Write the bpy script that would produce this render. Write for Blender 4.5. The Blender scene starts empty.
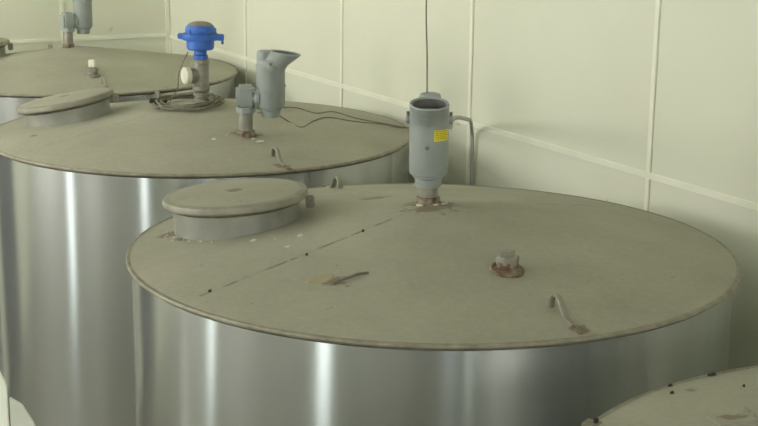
import bpy, bmesh, math, random
from mathutils import Vector, Matrix
random.seed(7)
PI = math.pi
sc = bpy.context.scene
C = sc.collection
RZ = 2.6            # height of the tank rims above the floor
CONE = 0.155        # rise of the conical lids

# ------------------------------------------------------------------ materials
def srgb(r, g, b):
    f = lambda c: (c/255/12.92) if c/255 <= .04045 else ((c/255+.055)/1.055)**2.4
    return (f(r), f(g), f(b), 1)

def newmat(name):
    m = bpy.data.materials.new(name); m.use_nodes = True
    nt = m.node_tree
    return m, nt, nt.nodes['Principled BSDF']

def N(nt, t, **kw):
    n = nt.nodes.new(t)
    for k, v in kw.items():
        if k in n.inputs: n.inputs[k].default_value = v
        else: setattr(n, k, v)
    return n

def ramp(nt, src, stops):
    r = nt.nodes.new('ShaderNodeValToRGB')
    el = r.color_ramp.elements
    while len(el) < len(stops): el.new(.5)
    for e, (p, c) in zip(el, stops):
        e.position = p; e.color = c if len(c) == 4 else (*c, 1)
    nt.links.new(src, r.inputs[0])
    return r

def mix(nt, fac, a, b, mode='MIX'):
    m = nt.nodes.new('ShaderNodeMix'); m.data_type = 'RGBA'; m.blend_type = mode
    for sock, v in ((0, fac), (6, a), (7, b)):
        if hasattr(v, 'links') or hasattr(v, 'is_linked'): nt.links.new(v, m.inputs[sock])
        else: m.inputs[sock].default_value = v
    return m.outputs[2]

def math_(nt, op, a, b=None, c=None):
    m = nt.nodes.new('ShaderNodeMath'); m.operation = op
    for i, v in enumerate((a, b, c)):
        if v is None: continue
        if hasattr(v, 'is_linked'): nt.links.new(v, m.inputs[i])
        else: m.inputs[i].default_value = v
    return m.outputs[0]

def simple(name, c1, c2, rough=.6, scale=12, metal=0, bump=.0, bscale=60):
    m, nt, b = newmat(name)
    tc = N(nt, 'ShaderNodeTexCoord')
    n = N(nt, 'ShaderNodeTexNoise', Scale=scale, Detail=5.0)
    nt.links.new(tc.outputs['Object'], n.inputs['Vector'])
    r = ramp(nt, n.outputs['Fac'], [(.35, c1), (.68, c2)])
    nt.links.new(r.outputs[0], b.inputs['Base Color'])
    b.inputs['Roughness'].default_value = rough
    b.inputs['Metallic'].default_value = metal
    if bump:
        n2 = N(nt, 'ShaderNodeTexNoise', Scale=bscale, Detail=4.0)
        nt.links.new(tc.outputs['Object'], n2.inputs['Vector'])
        bp = N(nt, 'ShaderNodeBump', Strength=bump, Distance=.004)
        nt.links.new(n2.outputs['Fac'], bp.inputs['Height'])
        nt.links.new(bp.outputs[0], b.inputs['Normal'])
    return m

def dust_lid(name, seams=(), stains=()):
    """settled beige dust on steel, dark specks, radial weld lines, rust stains (x, y, radius)"""
    m, nt, b = newmat(name)
    tc = N(nt, 'ShaderNodeTexCoord'); obj = tc.outputs['Object']
    def noise(s, d=5.0, rough=.6):
        n = N(nt, 'ShaderNodeTexNoise', Scale=s, Detail=d, Roughness=rough)
        nt.links.new(obj, n.inputs['Vector']); return n.outputs['Fac']
    big = ramp(nt, noise(2.2), [(.3, DUST_A), (.7, DUST_B)]).outputs[0]
    fine = ramp(nt, noise(55, 6), [(.3, (.93, .93, .93)), (.7, (1.05, 1.05, 1.05))]).outputs[0]
    col = mix(nt, 1.0, big, fine, 'MULTIPLY')
    sp = ramp(nt, noise(38, 2), [(.73, (0, 0, 0)), (.78, (1, 1, 1))]).outputs[0]
    col = mix(nt, math_(nt, 'MULTIPLY', sp, .55), col, srgb(62, 52, 38))
    sep = N(nt, 'ShaderNodeSeparateXYZ'); nt.links.new(obj, sep.inputs[0])
    X, Y = sep.outputs[0], sep.outputs[1]
    br = ramp(nt, noise(16, 3), [(.47, (0, 0, 0)), (.6, (1, 1, 1))]).outputs[0]
    for ang, strength in seams:
        a = math.radians(ang)
        perp = math_(nt, 'ABSOLUTE', math_(nt, 'SUBTRACT', math_(nt, 'MULTIPLY', X, math.sin(a)), math_(nt, 'MULTIPLY', Y, math.cos(a))))
        along = math_(nt, 'ADD', math_(nt, 'MULTIPLY', X, math.cos(a)), math_(nt, 'MULTIPLY', Y, math.sin(a)))
        line = math_(nt, 'LESS_THAN', perp, .0065)
        pos = math_(nt, 'MULTIPLY', math_(nt, 'GREATER_THAN', along, .03), math_(nt, 'LESS_THAN', along, .93))
        k = math_(nt, 'MULTIPLY', line, pos)
        k = math_(nt, 'MULTIPLY', k, math_(nt, 'ADD', math_(nt, 'MULTIPLY', br, .85), .12))
        col = mix(nt, math_(nt, 'MULTIPLY', k, strength), col, srgb(78, 60, 42))
    ragged = noise(26, 5)
    for sx, sy, sr in stains:
        dx = math_(nt, 'SUBTRACT', X, sx); dy = math_(nt, 'SUBTRACT', Y, sy)
        d = math_(nt, 'SQRT', math_(nt, 'ADD', math_(nt, 'MULTIPLY', dx, dx), math_(nt, 'MULTIPLY', dy, dy)))
        d = math_(nt, 'DIVIDE', d, sr)
        d = math_(nt, 'ADD', d, math_(nt, 'MULTIPLY', math_(nt, 'SUBTRACT', ragged, .5), 3.2))
        k = ramp(nt, d, [(.55, (1, 1, 1)), (1.0, (0, 0, 0))]).outputs[0]
        col = mix(nt, math_(nt, 'MULTIPLY', k, .6), col, srgb(98, 76, 54))
    nt.links.new(col, b.inputs['Base Color'])
    b.inputs['Roughness'].default_value = .62
    b.inputs['Specular IOR Level'].default_value = .35
    bp = N(nt, 'ShaderNodeBump', Strength=.22, Distance=.006)
    hn = math_(nt, 'ADD', noise(9, 3), math_(nt, 'MULTIPLY', noise(80, 3), .35))
    nt.links.new(hn, bp.inputs['Height']); nt.links.new(bp.outputs[0], b.inputs['Normal'])
    return m

DUST_A, DUST_B = srgb(151, 150, 132), srgb(168, 167, 149)

def steel(name, base=(.58, .60, .59, 1), rough=.21, brushed=True):
    m, nt, b = newmat(name)
    tc = N(nt, 'ShaderNodeTexCoord')
    mp = N(nt, 'ShaderNodeMapping'); mp.inputs['Scale'].default_value = (5, 5, .02)
    nt.links.new(tc.outputs['Object'], mp.inputs[0])
    n = N(nt, 'ShaderNodeTexNoise', Scale=1.6, Detail=4.0)
    nt.links.new(mp.outputs[0], n.inputs['Vector'])
    d = base
    r = ramp(nt, n.outputs['Fac'], [(.3, (d[0]*.93, d[1]*.93, d[2]*.92, 1)), (.7, (d[0]*1.05, d[1]*1.05, d[2]*1.04, 1))])
    s = N(nt, 'ShaderNodeTexNoise', Scale=42.0, Detail=1.0)      # dust specks stuck on the sheet
    nt.links.new(tc.outputs['Object'], s.inputs['Vector'])
    sk = ramp(nt, s.outputs['Fac'], [(.70, (0, 0, 0)), (.76, (1, 1, 1))]).outputs[0]
    col = mix(nt, math_(nt, 'MULTIPLY', sk, .3), r.outputs[0], srgb(200, 198, 180))
    nt.links.new(col, b.inputs['Base Color'])
    b.inputs['Metallic'].default_value = .84       # thin film of dust on the sheet
    b.inputs['Roughness'].default_value = rough
    if brushed:
        b.inputs['Anisotropic'].default_value = .92
        b.inputs['Anisotropic Rotation'].default_value = .25
        t = N(nt, 'ShaderNodeTangent'); t.direction_type = 'RADIAL'; t.axis = 'Z'
        nt.links.new(t.outputs[0], b.inputs['Tangent'])
    return m

def wall_mat():
    m, nt, b = newmat('cream_wall_panel')
    tc = N(nt, 'ShaderNodeTexCoord')
    n = N(nt, 'ShaderNodeTexNoise', Scale=1.3, Detail=5.0); nt.links.new(tc.outputs['Object'], n.inputs['Vector'])
    r = ramp(nt, n.outputs['Fac'], [(.3, srgb(214, 216, 196)), (.7, srgb(220, 222, 202))])
    s = N(nt, 'ShaderNodeTexNoise', Scale=9.0, Detail=2.0); nt.links.new(tc.outputs['Object'], s.inputs['Vector'])
    sk = ramp(nt, s.outputs['Fac'], [(.76, (0, 0, 0)), (.79, (1, 1, 1))]).outputs[0]
    col = mix(nt, math_(nt, 'MULTIPLY', sk, .35), r.outputs[0], srgb(160, 148, 116))
    nt.links.new(col, b.inputs['Base Color'])
    b.inputs['Roughness'].default_value = .5
    p = N(nt, 'ShaderNodeTexNoise', Scale=90.0, Detail=2.0); nt.links.new(tc.outputs['Object'], p.inputs['Vector'])
    bp = N(nt, 'ShaderNodeBump', Strength=.12, Distance=.003)
    nt.links.new(p.outputs['Fac'], bp.inputs['Height']); nt.links.new(bp.outputs[0], b.inputs['Normal'])
    return m

def glow(name, col, strength):
    m, nt, b = newmat(name)
    b.inputs['Base Color'].default_value = (.8, .8, .8, 1)
    b.inputs['Emission Color'].default_value = col
    b.inputs['Emission Strength'].default_value = strength
    return m

M_STEEL = steel('brushed_stainless')
M_STEEL2 = steel('dull_stainless', (.56, .56, .53, 1), .42, False)
M_DUST = dust_lid('dusty_lid')
M_DUST_FRONT = dust_lid('dusty_lid_front', [(-138.2, .6), (40, .35), (112, .2)],
                        [(-.19, .288, .055), (.0, .0, .10), (-.30, -.60, .04), (-.88, .06, .05), (-.82, -.03, .03), (.207, -.5, .045), (.385, -.875, .035)])
M_DUST_MID = dust_lid('dusty_lid_middle', [(-138.2, .25), (42, .25)],
                      [(.252, -.459, .075), (.43, -.84, .035), (.93, .12, .035), (-.73, -.33, .02)])
M_DUST_NEAR = dust_lid('dusty_lid_near', [], [(-.58, .721, .018)])
M_COVER = dust_lid('dusty_cover', [], [(0, .01, .035)])
M_EDGE = simple('grimy_edge', srgb(148, 145, 126), srgb(124, 119, 100), .6, 26, .1)
M_DULL = simple('dusty_painted_steel', srgb(134, 135, 126), srgb(154, 154, 142), .5, 9, .35, .1)
M_COVEREDGE = simple('dusty_cover_edge', srgb(134, 132, 116), srgb(152, 150, 134), .55, 14, .15)
M_DOOR = simple('dark_grey_door', srgb(70, 74, 72), srgb(80, 84, 82), .6, 3)
M_LEFT = simple('pale_grey_wall', srgb(228, 230, 224), srgb(234, 236, 230), .6, 2)
M_GROOVE = simple('dark_groove', srgb(84, 80, 66), srgb(112, 106, 90), .9, 30)
M_GREY = simple('grey_cast_paint', srgb(142, 150, 146), srgb(158, 165, 160), .5, 10, bump=.25, bscale=70)
M_GREYIN = simple('dark_grey_inner', srgb(92, 92, 90), srgb(108, 108, 104), .6, 20)  # darker grey than the vent body, for the spout's inside faces
M_GALV = simple('galvanised_pipe', srgb(134, 133, 122), srgb(156, 154, 142), .42, 25, .45, .2, 90)
M_RUST = simple('rust', srgb(92, 70, 50), srgb(148, 140, 120), .85, 45, bump=.5, bscale=120)
M_BLUE = simple('blue_paint', srgb(48, 98, 184), srgb(60, 112, 196), .45, 8)
M_BLUEDUST = simple('dusty_blue_paint', srgb(86, 118, 150), srgb(116, 124, 122), .7, 30)
M_DUSTTOP = simple('settled_dust', srgb(124, 122, 104), srgb(138, 134, 114), .8, 20)
M_WHITE = simple('white_plastic', srgb(216, 214, 196), srgb(228, 226, 210), .4, 10)
M_CABLE = simple('grey_cable', srgb(104, 101, 86), srgb(124, 120, 102), .7, 60)
M_DARK = simple('dark_wire', srgb(104, 100, 84), srgb(118, 112, 96), .7, 60)
M_BLACK = simple('black_rubber', srgb(40, 38, 32), srgb(56, 52, 44), .7, 40)
M_CONDUIT = simple('grey_conduit', srgb(152, 156, 146), srgb(168, 170, 158), .5, 20, .2)
M_YELLOW = simple('yellow_label', srgb(222, 208, 40), srgb(232, 216, 52), .5, 12)
M_PRINT = simple('label_print', srgb(128, 112, 44), srgb(140, 122, 50), .6, 12)
M_CHIP = simple('white_flake', srgb(190, 188, 170), srgb(218, 216, 198), .8, 40)
M_STRIP = simple('white_joint_strip', srgb(228, 230, 210), srgb(236, 237, 220), .4, 6)
M_WALL = wall_mat()
M_FLOOR = simple('concrete_floor', srgb(86, 84, 68), srgb(104, 102, 84), .6, 3, bump=.2, bscale=20)
M_CEIL = simple('ceiling_panel', srgb(214, 215, 206), srgb(222, 223, 214), .6, 2)
M_FRAME = simple('window_frame_paint', srgb(150, 150, 138), srgb(166, 166, 152), .5, 6)
M_BOARD = simple('white_board', srgb(226, 230, 214), srgb(236, 240, 226), .5, 5)

# ------------------------------------------------------------------ mesh helpers
def link(name, bm, mat, parent=None, loc=(0, 0, 0), rot=None, smooth=True, auto=35):
    me = bpy.data.meshes.new(name)
    bmesh.ops.remove_doubles(bm, verts=bm.verts, dist=1e-6)
    bmesh.ops.recalc_face_normals(bm, faces=bm.faces)
    if smooth:
        lim = math.radians(auto)
        for f in bm.faces: f.smooth = True
        for e in bm.edges:
            if len(e.link_faces) == 2 and e.calc_face_angle(0) > lim: e.smooth = False
    bm.to_mesh(me); bm.free()
    me.materials.append(mat)
    o = bpy.data.objects.new(name, me); C.objects.link(o)
    o.location = loc
    if rot is not None: o.rotation_euler = rot
    if parent: o.parent = parent
    return o

def lathe(bm, prof, n=48, mtx=None, cap=True):
    """prof: list of (r, z) from bottom to top, closed by caps when r > 0 at the ends"""
    rings = []
    for r, z in prof:
        if r < 1e-6:
            v = bm.verts.new((0, 0, z)); rings.append([v])
        else:
            rings.append([bm.verts.new((r*math.cos(2*PI*i/n), r*math.sin(2*PI*i/n), z)) for i in range(n)])
    vs = [v for r in rings for v in r]
    for a, b in zip(rings, rings[1:]):
        for i in range(n):
            j = (i+1) % n
            if len(a) == 1 and len(b) == 1: continue
            if len(a) == 1: bm.faces.new((a[0], b[j], b[i]))
            elif len(b) == 1: bm.faces.new((a[i], a[j], b[0]))
            else: bm.faces.new((a[i], a[j], b[j], b[i]))
    if cap:
        if len(rings[0]) > 1: bm.faces.new(rings[0][::-1])
        if len(rings[-1]) > 1: bm.faces.new(rings[-1])
    if mtx is not None: bmesh.ops.transform(bm, matrix=mtx, verts=vs)
    return vs

def L(prof, n=48, mtx=None, cap=True):
    bm = bmesh.new(); lathe(bm, prof, n, mtx, cap); return bm

def box(bm, lo, hi, mtx=None, bev=0):
    vs = [bm.verts.new((x, y, z)) for x in (lo[0], hi[0]) for y in (lo[1], hi[1]) for z in (lo[2], hi[2])]
    fs = [bm.faces.new([vs[i] for i in f]) for f in ((0, 1, 3, 2), (4, 6, 7, 5), (0, 4, 5, 1), (2, 3, 7, 6), (0, 2, 6, 4), (1, 5, 7, 3))]
    if bev:
        r = bmesh.ops.bevel(bm, geom=list({e for f in fs for e in f.edges}), offset=bev, segments=2, affect='EDGES')
        vs = list({v for f in r['faces'] for v in f.verts} | {v for v in vs if v.is_valid})
    if mtx is not None: bmesh.ops.transform(bm, matrix=mtx, verts=vs)

def B(lo, hi, mtx=None, bev=0):
    bm = bmesh.new(); box(bm, lo, hi, mtx, bev); return bm

def smooth_path(pts, k=8):
    pts = [Vector(p) for p in pts]
    if len(pts) < 3: return pts
    out = []
    P = [2*pts[0]-pts[1]] + pts + [2*pts[-1]-pts[-2]]
    for i in range(1, len(P)-2):
        a, b, c, d = P[i-1:i+3]
        for s in range(k):
            t = s/k
            out.append(.5*((2*b)+(-a+c)*t+(2*a-5*b+4*c-d)*t*t+(-a+3*b-3*c+d)*t**3))
    out.append(pts[-1]); return out

def tube(bm, pts, r, n=8, k=8, flat=1.0):
    path = smooth_path(pts, k) if k else [Vector(p) for p in pts]
    up = Vector((0, 0, 1)); rings = []
    prev = None
    for i, p in enumerate(path):
        t = (path[min(i+1, len(path)-1)]-path[max(i-1, 0)]).normalized()
        if prev is None:
            s = t.cross(up)
            if s.length < .05: s = t.cross(Vector((1, 0, 0)))
        else: s = prev - t*prev.dot(t)
        s.normalize(); prev = s
        u = s.cross(t)
        rings.append([bm.verts.new(p + s*math.cos(2*PI*j/n)*r*flat + u*math.sin(2*PI*j/n)*r) for j in range(n)])
    for a, b in zip(rings, rings[1:]):
        for j in range(n): bm.faces.new((a[j], a[(j+1) % n], b[(j+1) % n], b[j]))
    bm.faces.new(rings[0][::-1]); bm.faces.new(rings[-1])

def T(pts, r, n=8, k=8, flat=1.0):
    bm = bmesh.new(); tube(bm, pts, r, n, k, flat); return bm

def empty(name, label, cat, loc, rz=0, group=None):
    o = bpy.data.objects.new(name, None); C.objects.link(o)
    o.empty_display_size = .1
    o.location = loc; o.rotation_euler = (0, 0, rz)
    return tag(o, label, cat, group)

def tag(o, label, cat, group=None, kind=None):
    o['label'] = label; o['category'] = cat
    if group: o['group'] = group
    if kind: o['kind'] = kind
    return o

def struct(name, bm, mat, mtx=None, smooth=False):
    o = link(name, bm, mat, smooth=smooth)
    if mtx is not None: o.matrix_world = mtx
    o['kind'] = 'structure'
    return o

RMAT = lambda ax, d: Matrix.Rotation(math.radians(d), 4, ax)
TR = lambda *v: Matrix.Translation(v)

# ------------------------------------------------------------------ the room
# room axes: s runs along the long wall (towards the camera end), n points at the right-hand wall
ANG = -1.06279
ROOM = Matrix(((math.cos(ANG), -math.sin(ANG), 0, 0), (math.sin(ANG), math.cos(ANG), 0, 0), (0, 0, 1, 0), (0, 0, 0, 1)))
S0, S1, N0, N1, ZC = -9.64, 5.2, -3.7, 3.62, RZ+2.3

struct('floor', B((S0-.2, N0-.2, -.12), (S1+.2, N1+.2, 0)), M_FLOOR, ROOM)
struct('ceiling', B((S0-.2, N0-.2, ZC), (S1+.2, N1+.2, ZC+.12)), M_CEIL, ROOM)
struct('wall_right', B((S0-.15, N1, 0), (S1+.15, N1+.15, ZC)), M_WALL, ROOM)
struct('wall_back', B((S0-.15, N0, 0), (S0, N1, ZC)), M_WALL, ROOM)

def holed_wall(name, axis, fixed, a0, a1, holes):
    """a wall cut by window openings: holes = (from, to, z0, z1) along the wall"""
    bm = bmesh.new()
    def bx(u0, u1, z0, z1):
        if u1-u0 < 1e-4 or z1-z0 < 1e-4: return
        if axis == 's': box(bm, (u0, min(fixed), z0), (u1, max(fixed), z1))
        else: box(bm, (min(fixed), u0, z0), (max(fixed), u1, z1))
    u = a0
    for h0, h1, z0, z1 in sorted(holes):
        bx(u, h0, 0, ZC); bx(h0, h1, 0, z0); bx(h0, h1, z1, ZC); u = h1
    bx(u, a1, 0, ZC)
    return struct(name, bm, M_LEFT, ROOM)

LEFT_WIN = [(-9.4, -6.9, 3.1, 4.7), (-6.50, -6.05, .1, 4.7), (-5.6, -4.2, 3.5, 4.7), (-1.45, -.80, .1, 4.55)]
FRONT_WIN = [(-3.42, -3.22, .1, 2.6), (-2.30, -.78, .1, 3.0), (-.4, 2.6, 3.5, 4.7)]  # last opening: unseen high window added to brighten the camera-facing sides
holed_wall('wall_left', 's', (N0-.15, N0), S0-.15, S1+.15, LEFT_WIN)
holed_wall('wall_front', 'n', (S1, S1+.15), N0, N1, FRONT_WIN)
struct('door_1', B((S0, -1.15, 0), (S0+.05, .75, 3.4), bev=.01), M_DOOR, ROOM)
M_DAY = glow('daylight_pane', (1.02, 1.0, .97, 1), 14.0)
M_DAYLOW = glow('daylight_pane_shaded', (.92, 1.0, 1.0, 1), 3.2)
M_DAYFRONT = glow('daylight_pane_far', (.80, .95, 1.05, 1), .8)
wn = 0
def window(axis, f0, f1, h, glass):
    global wn
    wn += 1
    u0, u1, z0, z1 = h
    bm = bmesh.new(); t = .05
    def bx(a, b, c, d, p, q):
        if axis == 's': box(bm, (a, p, c), (b, q, d))
        else: box(bm, (p, a, c), (q, b, d))
    lo, hi = min(f0, f1), max(f0, f1)
    bx(u0, u0+t, z0, z1, lo, hi); bx(u1-t, u1, z0, z1, lo, hi)
    bx(u0+t, u1-t, z0, z0+t, lo, hi); bx(u0+t, u1-t, z1-t, z1, lo, hi)
    mid = (z0+z1)/2
    fr = struct('window_%d' % wn, bm, M_FRAME, ROOM)
    pm = bmesh.new(); c = (lo+hi)/2
    for a, b in ((z0+t, z1-t),):
        if axis == 's': box(pm, (u0+t, c-.01, a), (u1-t, c+.01, b))
        else: box(pm, (c-.01, u0+t, a), (c+.01, u1-t, b))
    link('pane', pm, glass, fr, smooth=False)
for h in LEFT_WIN: window('s', N0-.12, N0-.03, h, M_DAY if h[2] > 1 else M_DAYLOW)
for h in FRONT_WIN: window('n', S1+.03, S1+.12, h, M_DAY if h[2] > 1 else M_DAYFRONT)

# white joint strips between the wall panels
tn = 0
def strip(lo, hi):
    global tn
    tn += 1
    struct('trim_%d' % tn, B(lo, hi, bev=.002), M_STRIP, ROOM)
W = .013
strip((S0+.001, N1-.008, RZ+.0525-W), (S1, N1, RZ+.0525+W))
for k in range(0, 11):
    s = -8.278+1.330*k
    strip((s-W, N1-.008, 0), (s+W, N1, RZ+.0525-W-.001)); strip((s-W, N1-.008, RZ+.0525+W+.001), (s+W, N1, ZC))
strip((S0, N1-.035, 0), (S0+.012, N1-.003, ZC))
strip((S0, N0, RZ+.062-W), (S0+.008, N1-.036, RZ+.062+W))
for nn in (2.829, 1.50, .17, -1.16, -2.49):
    strip((S0, nn-W, 0), (S0+.008, nn+W, RZ+.061-W)); strip((S0, nn-W, RZ+.063+W), (S0+.008, nn+W, ZC))
strip((S0+.012, N1-.012, 0), (S0+.030, N1-.0005, RZ+.0525-W-.001))

# unseen fluorescent fittings, added on the ceiling for soft overhead light on the lids
M_TUBE = glow('added_light_tube', (1.02, .99, .94, 1), 46.0)
for i, (ls, ln) in enumerate([(-8.6, .6), (-6.2, .2), (-3.4, -2.0), (1.0, -2.2)]):
    where = ['nearest the far wall', 'second from the far wall', 'third from the far wall', 'nearest the camera end'][i]
    lp = empty('added_ceiling_light', 'long white fluorescent ceiling light added for overhead fill, the one '+where, 'ceiling light', ROOM @ Vector((ls, ln, ZC)), ANG, 'fluorescent lights added on the ceiling')
    link('housing', B((-.65, -.10, -.06), (.65, .10, 0), bev=.008), M_FRAME, lp, smooth=False)
    for dy in (-.05, .05):
        link('added_light_tube', L([(.016, -.6), (.016, .6)], 12, TR(0, dy, -.085) @ RMAT('Y', 90)), M_TUBE, lp)
    for sx in (-.61, .61): link('end_socket', B((sx-.012, -.075, -.105), (sx+.012, .075, -.055)), M_FRAME, lp, smooth=False)

# ------------------------------------------------------------------ tanks
TANKS = {1: (.1757, 4.5366), 2: (-.8506, 6.648), 3: (-1.895, 8.70), 4: (1.335, 2.474)}
zc = lambda x, y: CONE*max(0, 1-math.hypot(x, y))

def lug(t, ang, sh=0):
    """bent strap lifting eye standing radially on the lid, with its weld pad"""
    a = math.radians(ang); c, s = math.cos(a), math.sin(a)
    P = lambda r, h: ((r+sh)*c, (r+sh)*s, RZ+CONE*(1-r-sh)+h)
    bm = T([P(.802, -.004), P(.805, .018), P(.817, .038), P(.835, .044), P(.853, .036), P(.871, .015), P(.890, .003), P(.92, .001), P(.95, .001)], .0055, 8, 5, 1.9)
    o = link('lifting_lug', bm, M_COVEREDGE, t)
    pm = bmesh.new()
    m = TR(*P(.955, .002)) @ Matrix.Rotation(a, 4, 'Z') @ RMAT('Y', 8.8)
    box(pm, (-.024, -.012, -.004), (.024, .012, .004), m, .002)
    link('weld_pad', pm, M_RUST, o)

def tank(k, label, dust, port=None, lugs=((-67, 0), (113, .035)), manway=(-.655, .02), tf=.5, ms=1.0, lift=.0):
    x, y = TANKS[k]
    t = empty('storage_tank', label, 'tank', (x, y, 0), 0, 'stainless steel tanks in a row along the wall')
    link('shell', L([(.975, 0), (.975, .04), (.985, .06), (.985, RZ-.020)], 160), M_STEEL, t)
    link('rim_groove', L([(.978, RZ-.024), (.988, RZ-.020), (.988, RZ-.010)], 160, cap=False), M_GROOVE, t)
    # lid edge: rolled band, then the cone
    link('rim', L([(.984, RZ-.0115), (1.0, RZ-.0115), (1.004, RZ-.006), (1.0, RZ+.001), (.990, RZ+.0015)], 160, cap=False), M_EDGE, t)
    bm = bmesh.new()
    prof = [(.992, RZ)] + [(r, RZ+CONE*(1-r)) for r in (.97, .9, .8, .7, .6, .5, .4, .3, .2, .1, .05)] + [(0, RZ+CONE*.985)]
    lathe(bm, prof, 160, None, False)
    for v in bm.verts:       # gentle oil-canning of the thin sheet
        r = math.hypot(v.co.x, v.co.y); a = math.atan2(v.co.y, v.co.x)
        if .1 < r < .95: v.co.z += .003*math.sin(3*a+k)*math.sin(PI*r)+.002*math.sin(7*a+2*k)*math.sin(PI*r)
    link('top', bm, dust, t)
    # manway
    mx, my = manway
    a = math.atan2(my, mx)
    tilt = math.atan(CONE)*tf
    base = TR(mx, my, RZ+zc(mx, my)+lift) @ Matrix.Rotation(a, 4, 'Z') @ Matrix.Rotation(tilt, 4, 'Y') @ Matrix.Diagonal((ms, ms, 1, 1))
    nk = link('manway_neck', L([(.217, -.034-lift), (.216, .0), (.215, .006), (.215, .070)], 72, base), M_DULL, t)
    link('gasket', L([(.219, .070), (.224, .073), (.224, .080), (.219, .082)], 72, base), M_GROOVE, nk)
    cv = link('manway_cover', L([(.222, .081), (.240, .081), (.246, .086), (.247, .098), (.243, .106), (.232, .1095)], 72, base, True), M_COVEREDGE, t)
    dc = link('cover_top', L([(.2335, .1085), (.20, .1115), (.12, .1165), (.05, .118), (0, .118)], 72, None, False), M_COVER, cv)
    dc.matrix_local = base
    # hinge at the inner side of the cover
    h = base @ TR(-.245, -.02, 0)
    link('hinge', B((-.022, -.012, .045), (.006, .012, .088), h, .004), M_EDGE, nk)
    link('hinge_pin', L([(.004, -.018), (.004, .018)], 12, h @ TR(-.012, 0, .080) @ RMAT('X', 90)), M_GALV, nk)
    for g, sh in lugs: lug(t, g, sh)
    if port:
        px, py, kind = port
        z = RZ+zc(px, py)
        pt = link('port', L([(.046, -.012), (.046, .003), (.040, .008), (.033, .010), (.033, .030)], 32, TR(px, py, z)), M_RUST if kind == 'rusty' else M_GALV, t)
        hexa = L([(.033, .020), (.036, .023), (.036, .042), (.032, .046)], 6, TR(px, py, z) @ RMAT('Z', 12))
        link('port_nut', hexa, M_GALV, pt)
        if kind == 'rusty':
            link('port_plug', L([(.023, .044), (.025, .046), (.025, .058), (.021, .062)], 4, TR(px, py, z) @ RMAT('Z', 30)), M_GALV, pt)
            link('weld_bead', T([(px+.047*math.cos(q*.5), py+.047*math.sin(q*.5), z+.002-.155*.047*math.cos(q*.5+1.2)+.004*random.random()) for q in range(13)], .006, 6, 2), M_RUST, pt)
        else:
            link('port_plug', L([(.020, .048), (.024, .051), (.024, .088), (.021, .092)], 4, TR(px, py, z) @ RMAT('Z', 40)), M_WHITE, pt)
    return t

tank(1, 'front stainless steel tank whose dusty top carries the vent with the yellow label', M_DUST_FRONT, (.207, -.512, 'rusty'), manway=(-.656, .118), tf=.5, lift=-.006)
tank(2, 'stainless steel tank behind the front one, carrying the blue sensor and coiled cable', M_DUST_MID, lugs=((-61.5, .02), (113, .035)), manway=(-.640, .02), tf=1.2, ms=.94, lift=-.012)
tank(3, 'farthest stainless steel tank, in the corner against the back wall', M_DUST, (.226, -.60, 'clean'))
t4 = tank(4, 'tank cut off by the lower right corner, its pale dusty top lowest of all', M_DUST_NEAR, None, ((-67, 0),), (-.46, -.47))


a4 = math.radians(148.2)
cl = link('rim_clamp', B((.972, -.018, RZ-.03), (1.014, .018, RZ+.006), Matrix.Rotation(a4, 4, 'Z'), .004), M_EDGE, t4)
link('clamp_bolt', L([(.006, RZ+.002), (.006, RZ+.016)], 6, TR(.985*math.cos(a4), .985*math.sin(a4), 0)), M_BLACK, cl)

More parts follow.
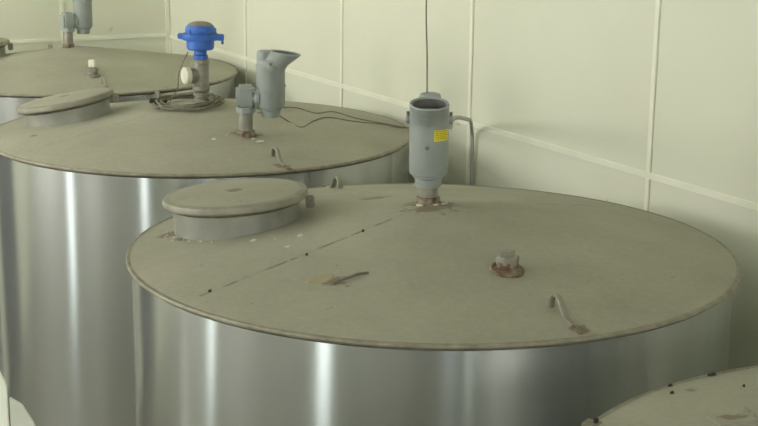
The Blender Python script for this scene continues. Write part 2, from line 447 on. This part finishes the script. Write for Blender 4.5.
# ------------------------------------------------------------------ grey level vents
def vent(tk, xy, rz, label, yellow=False, rusty=True, s=(1, 1, 1)):
    """riser from the lid, elbow, hanging cylindrical body with spout mouth; +x of the vent is the body side"""
    tx, ty = TANKS[tk]
    z = RZ+zc(*xy)-.004
    o = empty('vent', label, 'vent', (tx+xy[0], ty+xy[1], z), rz, 'grey vents standing on the tank tops')
    o.scale = s
    link('base_fitting', L([(.046, -.008), (.044, .002), (.039, .008), (.040, .020), (.036, .024)], 32), M_RUST if rusty else M_GALV, o)
    link('riser_pipe', L([(.032, .018), (.032, .112)], 32), M_GALV, o)
    el = bmesh.new()
    lathe(el, [(.036, .100), (.045, .104), (.046, .122), (.041, .128)], 8, RMAT('Z', 22.5))
    box(el, (-.042, -.040, .124), (.040, .040, .226), None, .013)
    lathe(el, [(.038, .0), (.038, .075)], 32, TR(.0, 0, .168) @ RMAT('Y', 90))
    lathe(el, [(.042, .040), (.045, .044), (.045, .056), (.042, .060)], 32, TR(.0, 0, .168) @ RMAT('Y', 90))
    link('elbow', el, M_GREY, o)
    bx = .112
    body = link('body', L([(.052, .122), (.060, .126), (.0635, .134), (.0635, .300), (.0655, .304), (.0655, .314), (.062, .318), (.062, .336), (.055, .342)], 48, TR(bx, 0, 0)), M_GREY, o)
    link('lower_neck', L([(.041, .084), (.043, .088), (.044, .110), (.051, .116), (.051, .124)], 40, TR(bx, 0, 0)), M_GREY, o)
    # spout: oval mouth leaning outwards over the body
    bm = bmesh.new(); n = 40
    rings = []
    def ring(cx, rx, ry, z0, lean):
        v = [bm.verts.new((bx+cx+rx*math.cos(2*PI*i/n), ry*math.sin(2*PI*i/n), z0-lean*(cx+rx*math.cos(2*PI*i/n)))) for i in range(n)]
        rings.append(v)
    ring(.000, .0625, .0625, .290, 0)
    ring(.012, .0640, .0625, .315, .04)
    ring(.050, .0740, .0630, .362, .12)
    ring(.064, .0700, .0640, .374, .14)
    ring(.064, .0670, .0610, .379, .14)
    ring(.064, .0600, .0540, .374, .14)
    for a, b in zip(rings, rings[1:]):
        for i in range(n): bm.faces.new((a[i], a[(i+1) % n], b[(i+1) % n], b[i]))
    sp = link('spout', bm, M_GREY, o)
    bm = bmesh.new(); rings = []
    ring(.064, .0602, .0542, .3745, .14)
    ring(.058, .0540, .0500, .352, .08)
    ring(.040, .0440, .0460, .325, 0)
    for a, b in zip(rings, rings[1:]):
        for i in range(n): bm.faces.new((a[i], a[(i+1) % n], b[(i+1) % n], b[i]))
    bm.faces.new(rings[-1])
    link('spout_inside', bm, M_GREYIN, sp)
    ct = .389 if yellow else .380
    # rounded housing behind the mouth
    link('cap', L([(.034, .330), (.036, .336), (.036, ct-.013), (.032, ct-.005), (.020, ct-.001), (0, ct)], 32, TR(bx-(.036 if yellow else .026), 0, 0)), M_GREY, o)
    for sy in (-1, 1):
        lg = link('clamp_ear', L([(.013, .0), (.015, .003), (.015, .018), (.011, .022)], 16, TR(bx-.005, sy*.054, .305) @ RMAT('X', -90*sy)), M_GREY, o)
        link('clamp_bolt', L([(.005, -.012), (.005, .012)], 8, TR(bx-.005, sy*.069, .318)), M_DARK, lg)
    link('screw', L([(.006, 0), (.007, .002), (.004, .004)], 12, TR(bx+.0625, -.004, .222) @ RMAT('Y', 90)), M_DARK, body)
    if yellow:
        bm = bmesh.new(); r = .0642
        a0, a1 = math.radians(16), math.radians(72)
        m = 10
        cols = [[bm.verts.new((bx+q*math.cos(a0+(a1-a0)*i/m), q*math.sin(a0+(a1-a0)*i/m), zz)) for q, zz in ((r, .244), (r, .280), (r-.0012, .280), (r-.0012, .244))] for i in range(m+1)]
        for p, q in zip(cols, cols[1:]):
            for j in range(4): bm.faces.new((p[j], p[(j+1) % 4], q[(j+1) % 4], q[j]))
        bm.faces.new(cols[0]); bm.faces.new(cols[-1][::-1])
        lb = link('label', bm, M_YELLOW, body); lb['label'] = 'yellow warning label'
        bm = bmesh.new(); r = .0646
        for zz, (b0, b1) in zip((.275, .269, .263, .257, .251), ((20, 66), (20, 60), (20, 68), (20, 52), (20, 63))):
            a = b0
            while a < b1:
                w = random.uniform(3, 7)
                q = [bm.verts.new((bx+r*math.cos(math.radians(t)), r*math.sin(math.radians(t)), zz+h)) for t, h in ((a, 0), (min(a+w, b1), 0), (min(a+w, b1), .0018), (a, .0018))]
                bm.faces.new(q); a += w+1.6
        link('print', bm, M_PRINT, lb, smooth=False)
    return o

vent(1, (-.012, .035), math.radians(-93), 'grey vent with yellow label, its open spout facing forward on the front tank', True, s=(1, 1, .985))
vent(2, (.252, -.462), math.radians(8), 'grey vent hanging sideways off its riser, on the tank with the blue sensor')
vent(3, (-.035, -.02), math.radians(38), 'grey vent cut off by the top left edge of the photo, on the farthest tank', s=(.92, .92, .95))

# ------------------------------------------------------------------ blue sensor on the middle tank
tx, ty = TANKS[2]
o = empty('level_sensor', 'blue-topped sensor with a grey pipe tee and white side cap, above the coiled cable', 'sensor', (tx-.005, ty+.01, RZ+CONE-.006))
link('nipple', L([(.036, 0), (.036, .012), (.030, .015), (.030, .022), (.037, .024), (.037, .040), (.031, .043), (.031, .052)], 32), M_GALV, o)
tee = bmesh.new()
lathe(tee, [(.038, .046), (.042, .050), (.042, .068), (.039, .072), (.039, .172), (.042, .176), (.042, .194), (.037, .198)], 40)
side = TR(0, 0, .122) @ RMAT('Z', 212) @ RMAT('Y', 90)
lathe(tee, [(.034, 0), (.034, .048), (.038, .050), (.038, .062)], 32, side)
link('pipe_tee', tee, M_GALV, o)
link('side_cap', L([(.036, .060), (.041, .062), (.041, .082), (.036, .088), (0, .089)], 32, side), M_WHITE, o)
link('neck', L([(.029, .192), (.035, .196), (.035, .215), (.030, .220), (.030, .246)], 32), M_BLUE, o)
link('lower_housing', L([(.030, .238), (.057, .242), (.065, .250), (.066, .292)], 48), M_BLUE, o)
fl = bmesh.new()
vs = lathe(fl, [(.074, .286), (.084, .288), (.086, .292), (.086, .315), (.082, .319), (.066, .320)], 48)
bmesh.ops.scale(fl, vec=(1.0, .86, 1), verts=vs)
box(fl, (-.106, -.016, .292), (-.074, .016, .318), None, .004)
box(fl, (.080, -.018, .286), (.112, .018, .316), None, .004)
box(fl, (.100, -.010, .268), (.110, .010, .290), None, .002)
fg = link('flange', fl, M_BLUE, o)
bm = bmesh.new()
vs = lathe(bm, [(.083, .3195), (.070, .3215)], 48, None, False)
bmesh.ops.scale(bm, vec=(1.0, .86, 1), verts=vs)
link('dust_film', bm, M_BLUEDUST, fg)
dm = link('dome', L([(.068, .320), (.070, .326), (.070, .340), (.068, .350), (.061, .358)], 48, None), M_BLUE, o)
link('dust_film', L([(.0615, .3575), (.052, .366), (.035, .372), (.015, .3745), (0, .375)], 48, None, False), M_DUSTTOP, dm)
bm = bmesh.new()
for a in (-125, -60, 10, 80, 150):
    bm = B((.064, -.005, .300), (.076, .005, .344), RMAT('Z', a), .002)
    link('rib', bm, M_BLUE, dm)

# coil of grey cable lying round the sensor
bm = bmesh.new(); pts = []
turns = 5; per = 20
for i in range(turns*per):
    a = 2*PI*i/per + .6
    k = i/per
    r = .122+.013*((k*1.7) % 2.6)+.008*math.sin(a*2+k)
    x, y = r*1.02*math.cos(a)-.012*math.sin(k*2), r*1.2*math.sin(a)+.006*math.cos(k*3)
    pts.append((x, y, zc(x-.035, y-.035)+.011+.004*k+.003*math.sin(3*a+k)))
bm2 = T(pts, .0062, 7, 2)
coil = link('cable_coil', bm2, M_CABLE, None, (tx-.055, ty-.035, RZ))
tag(coil, 'coil of grey cable lying on the dusty tank top around the blue sensor', 'cable')
bm = T([(-.120, .06, zc(.175, .03)+.012), (-.150, .085, zc(.205, .05)+.014), (-.175, .110, zc(.23, .075)+.012)], .008, 8, 4)
link('lead', bm, M_BLACK, coil)
pg = empty('cable_plug', 'black plug on the cable end, lying left of the coiled cable', 'plug', (tx-.222, ty+.072, RZ+zc(.222, .072)+.013), math.radians(175))
link('body', L([(.010, -.012), (.015, -.008), (.015, .020), (.010, .026)], 14, RMAT('Y', 90)), M_BLACK, pg)
link('collar', L([(.012, .025), (.012, .040)], 10, RMAT('Y', 90)), M_BLACK, pg)
w = link('sensor_cable', T([(tx-.055, ty-.055, RZ+CONE+.232), (tx-.075, ty-.06, RZ+CONE+.19), (tx-.100, ty-.06, RZ+CONE+.13), (tx-.108, ty-.05, RZ+CONE+.06), (tx-.14, ty-.01, RZ+CONE+.01), (tx-.155, ty+.02, RZ+zc(.155, .02)+.012)], .0028, 6, 6), M_DARK)
tag(w, 'thin dark wire running from the blue sensor down past the white cap', 'wire')
w = link('loose_wire', T([(tx+.17, ty+.06, RZ+zc(.17, .06)+.008), (tx+.225, ty+.02, RZ+zc(.22, .02)+.006), (tx+.27, ty-.03, RZ+zc(.27, .02)+.005)], .005, 6, 6), M_DARK)
tag(w, 'short dark cable end lying right of the coil', 'wire')

# wires crossing from the middle tank to the front vent
x1, y1 = TANKS[1]
for j, (a, lab) in enumerate([(0, 'drooping thin grey wire on the middle tank top, dipping lowest'), (1, 'straighter thin grey wire above the drooping one, running to the front vent')]):
    if j == 0:
        p = [(tx+.30, ty-.40, RZ+.16), (tx+.36, ty-.22, RZ+.13), (tx+.43, ty-.20, RZ+.085), (tx+.49, ty-.26, RZ+.072), (tx+.54, ty-.10, RZ+.076), (tx+.60, ty+.03, RZ+.070), (tx+.72, ty+.02, RZ+.055), (tx+.86, ty+.06, RZ+.035), (tx+.98, ty+.05, RZ+.02), (tx+1.02, ty-.4, RZ+.12), (x1-.065, y1-.06, RZ+CONE+.272)]
    else:
        p = [(tx+.36, ty+.02, RZ+.115), (tx+.44, ty+.18, RZ+.09), (tx+.54, ty+.06, RZ+.085), (tx+.62, ty+.22, RZ+.066), (tx+.74, ty+.10, RZ+.055), (tx+.88, ty+.10, RZ+.03), (tx+1.00, ty+.0, RZ+.03), (tx+1.02, ty-.5, RZ+.15), (x1-.068, y1-.08, RZ+CONE+.268)]
    w = link('signal_wire', T(p, .003, 6, 8), M_DARK)
    tag(w, lab, 'wire')

# conduit bending from the front vent to the wall and down it
R3 = lambda s, n, z: tuple(ROOM @ Vector((s, n, RZ+z)))
w = link('conduit', T([(x1+.052, y1-.03, RZ+CONE+.26), (x1+.067, y1+.213, RZ+.395), (x1+.121, y1+.763, RZ+.312), (x1+.19, y1+1.363, RZ+.203), (x1+.236, y1+1.80, RZ+.120), (x1+.258, y1+2.03, RZ+.04), R3(-5.555, 3.598, -.05), R3(-5.555, 3.598, -.25), R3(-5.555, 3.598, -.9), R3(-5.555, 3.598, -2.58)], .0085, 10, 8), M_CONDUIT)
tag(w, 'light grey conduit bending down the wall behind the front vent', 'conduit')
zt = ZC-RZ
w = link('hanging_wire', T([(x1-.026, y1-.05, RZ+CONE+.36), (x1-.028, y1-.02, RZ+CONE+.50), (x1-.033, y1+.0, RZ+CONE+.66), (x1-.024, y1+.0, RZ+1.1), (x1-.026, y1+.0, ZC-.002)], .0024, 6, 8), M_DARK)
tag(w, 'thin dark wire hanging from the ceiling to the front vent', 'wire')

# ------------------------------------------------------------------ litter on the lids
def flake(k, x, y, sx, sy, rot, label, name='paint_flake', mat=None, group='white paint flakes on the front tank', h=.004):
    bm = bmesh.new(); n = 9
    rr = [random.uniform(.65, 1.1) for _ in range(n)]
    lo = [bm.verts.new((sx*rr[i]*math.cos(2*PI*i/n), sy*rr[i]*math.sin(2*PI*i/n), 0)) for i in range(n)]
    hi = [bm.verts.new((sx*.8*rr[i]*math.cos(2*PI*i/n), sy*.8*rr[i]*math.sin(2*PI*i/n), h*random.uniform(.7, 1.3))) for i in range(n)]
    for i in range(n): bm.faces.new((lo[i], lo[(i+1) % n], hi[(i+1) % n], hi[i]))
    bm.faces.new(lo[::-1]); bm.faces.new(hi)
    cx, cy = TANKS[k]
    a = math.atan2(y, x)
    o = link(name, bm, mat or M_CHIP, smooth=False)
    o.matrix_world = TR(cx+x, cy+y, RZ+zc(x, y)+.0005) @ Matrix.Rotation(a, 4, 'Z') @ Matrix.Rotation(math.atan(CONE), 4, 'Y') @ Matrix.Rotation(rot-a, 4, 'Z')
    return tag(o, label, 'flake', group)

L1 = 'small white flake on the open dust right of the front manway cover'
for x, y, a, b in [(-.578, -.175, .013, .009), (-.427, -.186, .012, .010), (-.462, -.281, .011, .008), (-.506, -.195, .006, .005)]:
    flake(1, x, y, a, b, .5, L1, group='white flakes right of the front manway')
L2 = 'small white flake at the left foot of the front manway neck'
for i in range(9):
    q = math.radians(186+8.5*i+random.uniform(-4, 4)); rr_ = random.uniform(.226, .262)
    flake(1, -.656+rr_*math.cos(q), .118+rr_*math.sin(q), random.uniform(.003, .009), random.uniform(.002, .005), random.random()*3, L2, group='white flakes at the foot of the front manway')
L3 = 'white flake at the rusty foot of the front vent'
for a in (-2.1, -1.2, -.7, -.3):
    flake(1, -.012+.062*math.cos(a), .035+.062*math.sin(a), random.uniform(.007, .015), random.uniform(.005, .009), a+1.5, L3, group='white flakes at the front vent')
L4 = 'white flake near the foot of the vent on the middle tank'
for x, y, q in [(.32, -.55, .022), (.29, -.52, .013), (.12, -.56, .012), (.17, -.50, .008)]:
    flake(2, x, y, q, q*.6, .6, L4, group='white flakes on the middle tank')
for k, x, y, q, lab in [(1, -.667, -.596, .007, 'dark crumb at the lower left end of the dotted seam on the front tank'), (1, -.395, -.375, .006, 'dark crumb midway along the dotted seam on the front tank'),
                        (1, -.225, -.215, .006, 'dark crumb on the dotted seam nearest the front vent'),
                        (4, -.618, .768, .007, 'dark crumb on the rim of the near tank, left of the biggest one'), (4, -.628, .701, .007, 'dark crumb on the near tank top just inside its rim, lowest of them'), (4, -.498, .850, .012, 'biggest dark crumb on the rim of the near tank'), (4, -.454, .713, .005, 'rightmost tiny dark crumb on the near tank top')]:
    o = flake(k, x, y, q, q*.6, .4, lab, 'dirt_crumb', M_BLACK, 'dark crumbs on the tank tops', .006)
    o['category'] = 'crumb'

# bent twig and its crust on the front lid
def at(k, x, y, h=0): return (TANKS[k][0]+x, TANKS[k][1]+y, RZ+zc(x, y)+h)
w = link('twig', T([at(1, -.305, -.620, .006), at(1, -.285, -.612, .012), at(1, -.262, -.592, .010), at(1, -.236, -.568, .009), at(1, -.205, -.556, .007)], .0040, 6, 5), M_DARK)
tag(w, 'short bent dark twig lying in the middle of the front tank top', 'twig')
o = flake(1, -.345, -.580, .070, .036, .5, 'thin tan crust of dried dirt beside the bent twig', 'dirt_crust', simple('tan_crust', srgb(158, 152, 124), srgb(166, 160, 134), .9, 30, bump=.4), None, .0035)
o.location.z += .001
o['category'] = 'dirt'
# rusty bracket on the near tank top
o = empty('rusty_bracket', 'small rusty square pad with an upright strip, on the pale near tank top', 'bracket', at(4, -.545, .462, .001), math.radians(139.7))
PM = RMAT('Y', 8.8) @ RMAT('Z', -131.7)
link('pad', B((-.045, -.045, -.006), (.045, .045, .0022), PM, .001), dust_lid('rusty_pad', [], [(0, 0, .03)]), o)
link('strip', B((.040, -.03, -.002), (.046, .03, .010), PM, .001), M_EDGE, o)

# ------------------------------------------------------------------ folded white board, bottom left
o = empty('folded_board', 'folded white board with cut corners, at the lower left edge of the photo', 'board', (-1.12, 4.02, 0))
def leaf(pts, y0, dy):
    bm = bmesh.new()
    f = [bm.verts.new((x, y0+dy*abs(x), z)) for x, z in pts]; b = [bm.verts.new((x, y0+dy*abs(x)+.012, z)) for x, z in pts]
    n = len(pts)
    bm.faces.new(f); bm.faces.new(b[::-1])
    for i in range(n): bm.faces.new((f[i], b[i], b[(i+1) % n], f[(i+1) % n]))
    return bm
link('left_leaf', leaf([(-.30, 0), (-.004, 0), (-.004, RZ-.318), (-.010, RZ-.300), (-.035, RZ-.262), (-.30, RZ-.10)], 0, .5), M_BOARD, o, smooth=False)
link('right_leaf', leaf([(.004, 0), (.30, 0), (.30, RZ-.95), (.12, RZ-.62), (.068, RZ-.435), (.038, RZ-.378), (.004, RZ-.352)], 0, .2), M_BOARD, o, smooth=False)

# ------------------------------------------------------------------ camera
cam = bpy.data.cameras.new('camera'); co = bpy.data.objects.new('camera', cam); C.objects.link(co)
cam.sensor_width = 36; cam.lens = 1406.9/758*36; cam.clip_start = .05; cam.clip_end = 100
r = Vector((.99991849, .00299039, .01241282)); u = Vector((-.01276795, .23419181, .97210657)); f = Vector((0, .97218581, -.2342109))
m = Matrix((( r.x, u.x, -f.x, 0), (r.y, u.y, -f.y, 0), (r.z, u.z, -f.z, 1.20967+RZ), (0, 0, 0, 1)))
co.matrix_world = m
sc.camera = co

w = bpy.data.worlds.new('world'); sc.world = w; w.use_nodes = True
w.node_tree.nodes['Background'].inputs[0].default_value = (.75, .8, .85, 1)
w.node_tree.nodes['Background'].inputs[1].default_value = .3
vs_ = sc.view_settings
vs_.view_transform = 'Standard'; vs_.look = 'None'; vs_.gamma = 1; vs_.use_curve_mapping = False
vs_.exposure = 0.0
sc.cycles.max_bounces = 10; sc.cycles.diffuse_bounces = 6; sc.cycles.use_denoising = True
sc.cycles.sample_clamp_indirect = 6
